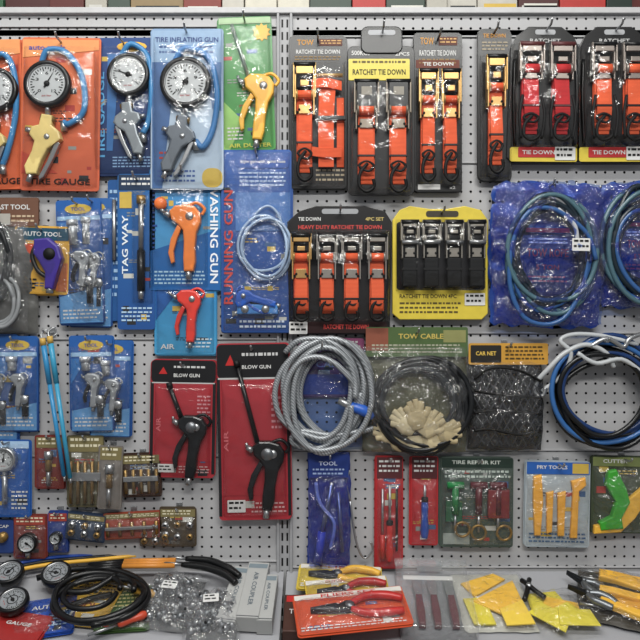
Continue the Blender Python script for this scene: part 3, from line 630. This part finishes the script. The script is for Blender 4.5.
def glovebag():
    o=O('tow_cable_and_gloves_bag',415,328,9); 
    o.bag(362,352,466,450,0,6,M('#55553f',.35,bump=.5,var=.35),wr=2,sag=2); o.poly(rr(366,327,466,356,2),5,6,M('#4a6234',.42,coat=.3)); o.text('TOW CABLE',420,336,44,5,6.3,M('#c8b04a')); o.lines(372,344,460,354,3,6.3,M('#a8a890')); o.patch(366,328,388,350,6.2,M('#8a4a34')); o.patch(442,330,464,342,6.2,M('#8a8a50'))
    o.coil(417,401,43,41,7,2.7,M('#15171a',.35,coat=.3),8,jit=5,dj=2); o.coil(415,401,35,33,3,2.4,M('#24282c',.35),8,jit=4,dj=2)
    for k,(gx,gy,a,sc) in enumerate(((388,430,-78,.72),(398,436,-40,.72),(414,438,-8,.74),(430,436,24,.72),(444,428,70,.7),(404,420,-55,.78),(426,422,38,.78),(414,414,-15,.8))):
        C=M(('#c8b890','#bcab82','#d0c29c')[k%3],.85,bump=.3,var=.15); dd=11+k*1.1
        P=lambda L:[q+(dd,) for q in xf(L,gx,gy,sc,a)]
        o.tube(P([(0,14),(0,4),(0,-8)]),[7,11,9],C,12,flat=.35)
        for q,L in ((-8,8),(-3,13),(3,14),(8,10)): o.tube(P([(q*.7,-6),(q*1.1,-13),(q*1.3,-8-L)]),[3.8,3.6,2.6],C,8,flat=.7)
        o.tube(P([(7,2),(14,-3),(17,-9)]),[4,3.6,2.6],C,8,flat=.7)
    o.bag(362,345,467,450,5,22,film(a=.05,milk=.025,crk=.7,rough=.12),wr=6,edge=2.5,back=False,fr=.05,sag=2); o.done(); hook(416,332,30)
    o=O('black_mesh_net_bag',505,343,9); o.poly(rr(468,343,546,364,2),4,5,M('#cc941c',.42,coat=.3)); o.poly(rr(470,345,500,362,1),5,5.4,M('#24211c')); o.text('CAR NET',485,353,20,4,5.7,M('#e8c040')); o.lines(504,346,542,361,4,5.4,M('#4a3a14'))
    o.bag(467,362,542,448,0,7,M('#141416',.8),wr=3,edge=2,sag=2); NT=M('#34353a',.6)
    for k in range(-9,11):
        for sg in (1,-1):
            pts=[]
            for t in range(9):
                y=366+t*9.6; x=504+k*8+sg*(y-408)*.55
                if 470<x<539: pts.append((x+R(-1,1),y+R(-.8,.8),7.5+5*math.sin(math.pi*(y-362)/86)*math.cos((x-504)/40)+R(-.3,1)))
            if len(pts)>1: o.tube(pts,.75,NT,5,res=2)
    for q in range(4): o.tube([(472,374+q*17+R(-4,4),12),(488,370+q*19+R(-4,4),15),(515,374+q*18+R(-5,5),15),(537,380+q*16,12)],1.3,DBLK)
    o.bag(466,360,543,450,3,17,film(a=.04,milk=.02,crk=.7,rough=.12),wr=5,edge=3,back=False,sag=2); o.done(); hook(506,346,28)
glovebag()
def bluecoil():
    o=O('battery_cable_coil',598,335,8); B1=M('#123468',.35,coat=.4); K=M('#0c0e11',.35,coat=.4)
    o.coil(606,390,52,49,5,2.8,K,3,jit=7,dj=3); o.coil(604,392,46,46,2,2.6,B1,8,jit=7,dj=3); o.coil(600,394,42,42,3,2.6,K,8,jit=7,dj=3); o.coil(602,388,54,50,1,2.5,M('#2b64a4',.35,coat=.4),11,jit=5)
    W=M('#b9bdc0',.35,coat=.3)
    o.tube([(536,378,10),(546,366,14),(560,352,15),(580,344,16),(600,352,15),(608,366,14)],2.4,W); o.tube([(540,390,8),(560,372,12),(566,352,15),(556,340,14),(570,334,13),(600,336,12),(632,344,12)],2.2,W)
    o.tube([(584,346,16),(600,338,17),(616,346,17),(622,338,17),(640,332,14)],2.2,SIL); o.tube([(536,378,10),(532,390,10),(540,394,10),(543,386,10)],2,SIL)
    o.tube([(572,352,16),(590,362,17),(614,358,17),(636,372,15)],2.2,W)
    o.done(); hook(598,341,36)
bluecoil()
def lowrow():
    o=O('blue_tool_bag',328,452,8); o.bag(308,452,350,568,0,6,M('#20388a',.3,coat=.5,bump=.8,var=.45,scale=30),wr=2.5,edge=2)
    o.poly(rr(309,453,348,476,1),6,6.6,M('#1a3580')); o.text('TOOL',328,462,18,4,6.9,M('#c8d4f0')); o.lines(313,467,344,475,2,6.9,M('#a0b4e0'))
    o.cyl((332,480,9),(322,530,9),2,SIL); o.cyl((322,528,9),(318,560,9),4,M('#2a4fbc',.35,coat=.4)); o.cyl((338,490,9),(342,548,9),1.6,SIL); o.tube([(316,480,9),(320,500,10),(334,520,10),(330,545,9)],1.8,M('#a8b4d0',.3))
    o.bag(309,474,349,566,6,13,film('#b8c4f8',a=.06,milk=.02,crk=.8),wr=5,back=False); o.done(); hook(330,456)
    for x0,x1,y1,n in ((376,403,567,0),(411,438,544,1)):
        cx=(x0+x1)/2; o=O('screwdriver_red_pack',cx,456,7,R(-.6,.6)); o.card(x0,456,x1,y1,M('#b81f26',.42,coat=.3),r=2); o.patch(x0+1,457,x1-1,478,1.3,M('#5a2a2e')); o.lines(x0+3,460,x1-3,474,3,1.5,WHT)
        H=BLU if n else M('#c82018',.4,coat=.4); e=y1-8
        o.cyl((cx,484,4),(cx,e-34,4),1.3,SIL); o.tube([(cx,e-38,4),(cx,e-32,4),(cx,e-20,4),(cx,e-8,4),(cx,e,4)],[2.2,3.6,3.2,4.4,3],H,8,res=3); o.cyl((cx,e-40,4),(cx,e-36,4),3.3,DBLK)
        if not n:
            o.cyl((cx-7,488,3),(cx-7,e-20,3),1.2,SIL); o.cyl((cx-7,e-26,3),(cx-7,e-2,3),2.6,H); o.cyl((cx+7,488,3),(cx+7,e-10,3),1.2,BLK)
        o.bag(x0+1,478,x1-1,y1-1,1,9,BAGF,nx=12,edge=.2,back=False,pw=.3); o.done(); hook(cx,459)
    o=O('tow_hook_and_ring_pack',477,457,8,.5); o.card(441,457,513,546,M('#46544c',.42,coat=.3)); o.patch(442,458,512,467,1.3,M('#24362e')); o.text('TIRE REPAIR KIT',476,462,48,3.6,1.5,M('#c8d0c8'))
    for x,m in ((455,M('#127a3c',.4)),(478,M('#5a1420',.4)),(497,M('#5a1420',.4))):
        o.cyl((x,486,5),(x,512,5),3.4,m); o.cyl((x-8,484,5),(x+8,484,5),3.6,m); o.cyl((x,512,5),(x,530,5),1.3,SIL)
    for x,y in ((462,527),(478,530),(503,530)): o.tube([(x+7*math.cos(a*.785),y+7*math.sin(a*.785),6) for a in range(8)],1.3,BRASS,closed=True)
    o.box(487,488,508,516,2,7,M('#7a1c20',.42),1); o.patch(444,532,470,543,1.3,M('#9aa39c')); o.lines(445,470,510,480,2,1.5,M('#b0beb4')); o.box(446,500,462,520,1.5,5,M('#1f5a38',.42),.6)
    o.bag(442,468,512,544,1,11,BAGF,wr=2,back=False,pw=.3); o.done(); hook(478,460)
    o=O('plastic_pry_tool_pack',559,461,8,1); o.card(526,461,590,546,M('#a6b2ba',.42,coat=.3)); o.patch(527,462,589,474,1.3,M('#1e5cb0')); o.text('PRY TOOLS',552,467,30,3.6,1.5,WHT); o.lines(530,532,586,543,3,1.5,M('#36608c')); o.patch(572,463,588,473,1.5,M('#c8a838'))
    Y=M('#f0aa08',.4,coat=.3)
    o.poly([(533,476),(541,474),(543,500),(541,534),(535,534),(533,500)],1.2,5,Y,1.2)
    o.poly([(546,492),(553,490),(552,530),(547,532)],1.2,5,Y,1); o.poly([(557,492),(565,490),(564,534),(558,534)],1.2,5,Y,1)
    o.poly([(570,480),(584,476),(585,484),(578,490),(577,536),(570,536),(572,490)],1.2,5,Y,1.2)
    o.bag(527,474,589,544,1,9,BAGF,wr=2,back=False,pw=.3); o.done(); hook(558,464)
    o=O('green_handle_cutter_pack',622,455,9,1); o.card(592,456,668,532,M('#3a4430',.42,coat=.3)); o.patch(593,457,667,466,1.3,M('#77824a')); o.text('CUTTER',615,461,24,3.6,1.5,WHT); o.lines(640,500,664,526,5,1.5,M('#a8b080'))
    G=M('#2ea01c',.4,coat=.4); o.poly([(606,470),(614,468),(624,486),(628,500),(620,516),(622,526),(600,528),(598,520),(610,514),(614,500),(604,484)],2,8,G,1.6)
    o.poly([(624,500),(640,486),(660,484),(660,492),(644,500),(634,516),(620,530),(594,532),(594,524),(612,520)],1.2,6,YEL,1.3)
    o.bag(594,466,666,531,1,12,BAGF,wr=2,back=False,pw=.3); o.done(); hook(624,459)
    o=O('thin_metal_hook_tool',356,500,6); o.tube([(350,500,4),(356,540,5),(364,556,5),(372,548,5),(370,540,5)],1.1,SIL); o.tube([(350,470,4),(346,480,5),(350,500,4)],1.1,SIL); o.done()
lowrow()

# ============================================================ SHELF (sloping tray)
me=bpy.data.meshes.new('display_shelf'); 
def sp(x,d,l): return ((x-320)*S,-d*S,Z0-(SB+TAN*d)*S+l*S/COS)
vs=[];fs=[]
def slab(x0,x1,d0,d1,l0,l1):
    b=len(vs)
    for x in (x0,x1):
        for d in (d0,d1):
            for l in (l0,l1): vs.append(sp(x,d,l))
    for f in ((0,1,3,2),(4,6,7,5),(0,4,5,1),(2,3,7,6),(0,2,6,4),(1,5,7,3)): fs.append([i+b for i in f])
slab(-200,284,2,118,-4,0); slab(287,860,2,118,-4,0); slab(-200,284,118,121,-8,14); slab(287,860,118,121,-8,14)
me.from_pydata(vs,[],fs); me.materials.append(M('#a4a5aa',.42,scale=8,var=.05)); ob=bpy.data.objects.new('display_shelf',me); scn.collection.objects.link(ob)

def sh(name,x,y,rot=0,lift=.5,tilt=0): return O(name,x,y,shelf=True,rot=rot,lift=lift,tilt=tilt)
def gaugehose(x,y,r,rot,pts,lift):
    o=sh('pressure_gauge_with_hose',x,y,rot,lift,tilt=10); o.gauge(0,0,r,0,ang=R(0,360),face=M('#8c9094',.3,coat=.3)); o.lathe(0,0,[(r*.36,6.3),(r*.3,6.3)],BLK,20,False); o.tube([(0,r+3,3)]+pts,2.8,BLK); o.done()
gaugehose(10,576,14,20,[(4,26,5),(20,34,5),(40,26,5)],12); gaugehose(57,577,14,-30,[(6,28,5),(24,36,5),(50,30,5)],16); gaugehose(14,604,14,60,[(6,26,5),(26,30,5),(48,12,5)],14)
def hosepile():
    o=sh('black_air_hose_coil',92,600,0,13); o.coil(4,2,38,27,2,3,BLK,2,jit=6,dj=3); o.coil(-6,-4,26,20,1,2.6,BLK,4,jit=5,dj=3); o.tube([(-60,-26,3),(-30,-36,5),(10,-34,6),(40,-20,5),(52,2,4),(40,24,4),(10,36,4)],3,BLK); o.done()
    o=sh('yellow_tool_packet',96,604,8,1); o.card(-34,-28,20,30,M('#c89e1c',.42,coat=.3),d=4); o.lines(-28,-20,14,-6,3,5.4,DBLK); o.text('TOOL',-8,8,26,7,5.4,M('#7a2a20')); o.tube([(-20,16,8),(-4,4,9),(14,-6,8)],2.5,DBLK); o.bag(-33,-27,19,29,5,6,BAGF,back=False); o.done()
    o=sh('blue_tool_packet',44,618,-12,1); o.card(-26,-20,28,26,M('#1048a8',.42,coat=.3),d=4); o.text('AUTO',0,-8,22,5,5.4,WHT); o.lines(-20,4,22,20,4,5.4,M('#a8c4e0')); o.bag(-25,-19,27,25,5,6,BAGF,back=False); o.done()
    o=sh('red_tool_packet',20,630,10,1); o.card(-30,-14,26,20,M('#a01c18',.42,coat=.3),d=6); o.text('GAUGE',0,0,24,4,7.4,WHT); o.done()
    o=sh('green_tool_packet',128,612,-5,1); o.card(-26,-30,22,26,M('#3a5a24',.42,coat=.3),d=3); o.lines(-20,-24,16,0,5,4.4,M('#b8b070')); o.text('KIT',0,12,16,5,4.4,YEL); o.bag(-25,-29,21,25,4,7,BAGF,back=False); o.done()
    for x,y,rot,c in ((132,592,20,'#d8a018'),(118,628,-30,'#c84018')):
        o=sh('screwdriver',x,y,rot,8); o.cyl((-26,0,4),(0,0,4),1.3,SIL); o.tube([(0,0,4),(3,0,4),(12,0,4),(22,0,4),(26,0,4)],[2,3.6,3.2,4,2.6],M(c,.4,coat=.3),8,res=3); o.done()
    o=sh('orange_handle_rod_set',140,570,-4,14)
    for k in range(3): o.cyl((-50,-6+k*5,4+k),(-16,-8+k*5,5+k),2.2,BLK); o.cyl((-16,-8+k*5,5+k),(34,-6+k*4,5),2.4,M('#d8881c',.4,coat=.3))
    o.done()
    o=sh('black_grip_tool',216,572,15,16)
    for k in range(2): o.tube([(-34,-6+k*9,4),(-10,-8+k*10,5),(12,-2+k*8,5),(26,4+k*10,4)],[2.5,3.5,4,3],BLK); o.cyl((-52,-4+k*9,4),(-34,-6+k*9,4),1.4,SIL)
    o.done()
    o=sh('hose_bundle',70,565,-10,8); 
    for k in range(3): o.tube([(-60,-4+k*5,4),(-20,-8+k*5,5),(30,-5+k*4,5),(70,-8+k*5,4)],1.9,[BLU,BLK,YEL][k])
    o.done()
hosepile()
def nutbag(x,y,w,h,rot,lift):
    o=sh('bag_of_metal_nuts',x,y,rot,lift); o.bag(-w/2,-h/2,w/2,h/2,0,6,M('#4a4b4c',.5),wr=1,nx=12,ny=12)
    for i in range(130):
        u=R(-.43,.43);v=R(-.43,.43); z=6*max(0,(math.cos(math.pi*u)*math.cos(math.pi*v)))**.45+R(0,5); a=Vector((R(-1,1),R(-1,1),R(.2,1))).normalized()*R(2,3.4); p=Vector((u*w,v*h,z+1))
        m=random.choice([SIL,STEEL,STEEL,M('#3a3b3d',.4,metal=.7)])
        o.cyl((p-a)[:],(p+a)[:],R(2.2,3.2),m,6); q=p+a*1.05; o.cyl((q-a*.05)[:],(q)[:],1.5,DBLK,6)
    o.bag(-w/2-3,-h/2-3,w/2+3,h/2+3,2,16,film(a=.08,milk=.08,crk=.8),wr=7,fr=.09,edge=2,back=False)
    o.sticker(0,-3,20,14,10); o.done()
nutbag(170,604,50,66,8,2); nutbag(212,618,44,54,-6,6)
def boxes():
    Wb=M('#adaeac',.6,var=.05)
    for x,y,w,h,rot,l in ((236,606,18,72,8,1),(254,602,20,74,4,3),(268,610,14,60,2,1)):
        o=sh('small_white_carton',x,y,rot,l); o.box(-w/2,-h/2,w/2,h/2,0,16,Wb,.8); o.text('AIR COUPLER',0,0,h*.6,w*.22,16.2,M('#5a6670'),90); o.patch(-w/2+1,-h/2+3,w/2-1,-h/2+9,16.15,M('#7a8890')); o.patch(-w/2+.1,h/2-2,w/2,h/2-1,16.2,GRY); o.done()
boxes()
def pliers(name,x,y,rot,lift,hm,sc=1,bg=None,bt=None,bw=90,bh=46):
    o=sh(name,x,y,rot,lift)
    if bg: 
        o.card(-bw/2,-bh/2,bw/2,bh/2,bg,stack=1,d=2); o.patch(-bw/2+1,-bh/2+1,bw/2-1,-bh/2+7,3.2,M('#d8d4cc')); o.text(bt or 'PLIERS',0,-bh/2+4,bw*.5,4,3.4,RED); o.lines(-bw/2+3,bh/2-8,bw/2-6,bh/2-2,2,3.3,WHT)
    q=sc
    o.tube([(-2*q,-2*q,7),(12*q,-9*q,7),(28*q,-8*q,7),(40*q,-3*q,7)],[2.4,3.6,3.8,3],hm,8)
    o.tube([(-2*q,2*q,7),(10*q,9*q,7),(26*q,10*q,7),(38*q,10*q,7)],[2.4,3.6,3.8,3],hm,8)
    J=M('#26282c',.35,metal=.6)
    o.poly([(-4*q,-5*q),(2*q,-4*q),(2*q,4*q),(-4*q,5*q),(-14*q,4*q),(-32*q,1.2*q),(-32*q,.2*q),(-14*q,0)],4,9,J,.8); o.poly([(-4*q,5*q),(-12*q,-4*q),(-32*q,-1.6*q),(-32*q,-.3*q),(-10*q,0)],4,8.4,J,.6); o.lathe(-2*q,0,[(3.4*q,9),(3*q,10.4),(0,10.6)],STEEL,14)
    if bg: o.bag(-bw/2+1,-bh/2+8,bw/2-1,bh/2-1,3,10,BAGF,back=False,pw=.3)
    o.done()
pliers('yellow_handle_pliers_pack',340,580,4,10,M('#e8b010',.4,coat=.3),.95,M('#d0b41c',.42,coat=.3),'PLIERS',80,36)
pliers('yellow_handle_pliers_pack',348,595,-6,14,M('#b01818',.4,coat=.3),.9,M('#c8a818',.42,coat=.3),'CUTTING PLIERS',78,40)
pliers('red_handle_pliers_pack',352,612,-8,22,M('#c01812',.38,coat=.4),1.15,M('#d04a18',.42,coat=.3),'PLIERS SET',100,48)
def shelfright():
    o=sh('dark_tool_box_pack',306,622,0,1); o.box(-20,-22,22,24,0,12,M('#4a2d24',.5),1); o.text('TOOL SET',0,0,30,6,12.2,WHT); o.patch(-18,-20,20,-12,12.2,RED); o.done()
    o=sh('clear_case_of_scrapers',434,606,2,1); Cc=film(a=.06,milk=.07)
    o.box(-34,-44,34,44,0,1,M('#95979b',.4)); o.poly(rr(-34,-44,34,44,3),1,17,Cc,1.5); o.poly(rr(-35,-45,35,-36,2),16,18,Cc,.5); o.box(-12,-47,12,-43,5,14,M('#a8abb0',.4),1)
    for x in (-14,0,16): o.poly([(x-3,-6),(x+3,-6),(x+4,14),(x+3,32),(x-3,32),(x-4,14)],3,9,M('#5a1420',.4,coat=.3),1.5); o.poly([(x-3,-6),(x+3,-6),(x+5,-28),(x-5,-28)],5,6,SIL); 
    o.patch(-26,-40,26,-34,1.3,WHT); o.done()
    Y=M('#f0bc10',.4,coat=.2); Y2=M('#e0d014',.4,coat=.2)
    o=sh('yellow_triangle_scraper_set',492,602,0,2); o.bag(-32,-38,34,38,0,3,M('#b8b8b0',.4),wr=.6)
    o.poly([(-26,-20),(8,-34),(18,-26),(-16,-2)],3,5,Y,.5); o.poly([(-20,6),(24,-22),(28,30),(20,34)],5,7,Y,.5); o.poly([(-28,2),(-8,0),(-4,34),(-24,34)],4,6,Y2,.5); o.poly([(2,18),(26,6),(30,36),(4,38)],7,8.5,M('#f0cc2c',.4),.5)
    o.bag(-33,-39,35,39,4,8,BAGF,wr=3,back=False); o.done()
    o=sh('yellow_plastic_spreader_set',556,610,-8,3); 
    for i,(a,xx,yy,m) in enumerate(((0,-6,-10,Y2),(25,4,2,Y),(-20,2,12,Y2),(50,-12,14,Y2),(10,10,20,Y2))): o.poly(xf([(-16,-12),(16,-12),(20,10),(-20,10)],xx,yy,.9,a),2+i*1.3,3+i*1.3,m,.3)
    o.tube([(-20,-34,8),(-18,-24,9),(-28,-8,8)],2.4,BLK); o.tube([(-12,-34,8),(-16,-24,9),(-8,-8,8)],2.4,BLK); o.lathe(-17,-24,[(3,10),(2,12),(0,12)],SIL,10)
    o.bag(-26,-20,30,34,5,9,BAGF,wr=3,back=False); o.done()
    pliers('steel_needle_pliers',584,588,50,8,STEEL,.6); pliers('steel_needle_pliers',588,600,35,10,STEEL,.6)
    o=sh('yellow_handle_knife_bag',618,600,20,4); o.bag(-36,-32,40,36,0,5,M('#3a3428',.4),wr=1)
    for k,(yy,m) in enumerate(((-22,YEL),(-12,YEL),(-2,BLK),(6,YEL),(16,M('#d89a0c',.4)),(26,YEL))):
        o.poly(xf([(-20,-3.5),(-8,-4.5),(8,-3.5),(24,-5),(26,4),(8,4.5),(-6,3.5),(-20,4)],4,yy,1.1,R(-14,14)),6+k%2*3,12+k%2*3,m,1.4); o.cyl((-34,yy,8),(-16,yy,9),1.3,SIL)
    o.bag(-38,-34,42,38,5,13,BAGF,wr=4,back=False); o.done()
shelfright()

# ============================================================ lights, camera
def area(n,loc,rot,sx,sy,e,c=(1,1,1)):
    l=bpy.data.lights.new(n,'AREA'); l.shape='RECTANGLE'; l.size=sx; l.size_y=sy; l.energy=e; l.color=c
    ob=bpy.data.objects.new(n,l); ob.location=loc; ob.rotation_euler=[math.radians(a) for a in rot]; scn.collection.objects.link(ob)
area('ceiling_tube_light',(-.3,-1.1,Z0+1.6),(20,0,0),1.8,.16,30,(1,.99,.94))
area('ceiling_tube_light.001',(.3,-2.6,Z0+1.6),(38,0,0),1.8,.22,48,(1,.99,.95))
area('ceiling_tube_light.002',(0,.9,Z0+1.6),(0,0,0),2.4,.25,22,(1,.99,.95))
w=bpy.data.worlds.new('World'); scn.world=w; w.use_nodes=True
w.node_tree.nodes['Background'].inputs[0].default_value=(.86,.88,.92,1); w.node_tree.nodes['Background'].inputs[1].default_value=.29
cam=bpy.data.cameras.new('camera'); cam.lens=36*DC/640; cam.sensor_width=36; co=bpy.data.objects.new('camera',cam)
co.location=(0,-DC*S,Z0); co.rotation_euler=(math.radians(90),0,0); scn.collection.objects.link(co); scn.camera=co; cam.clip_start=.02
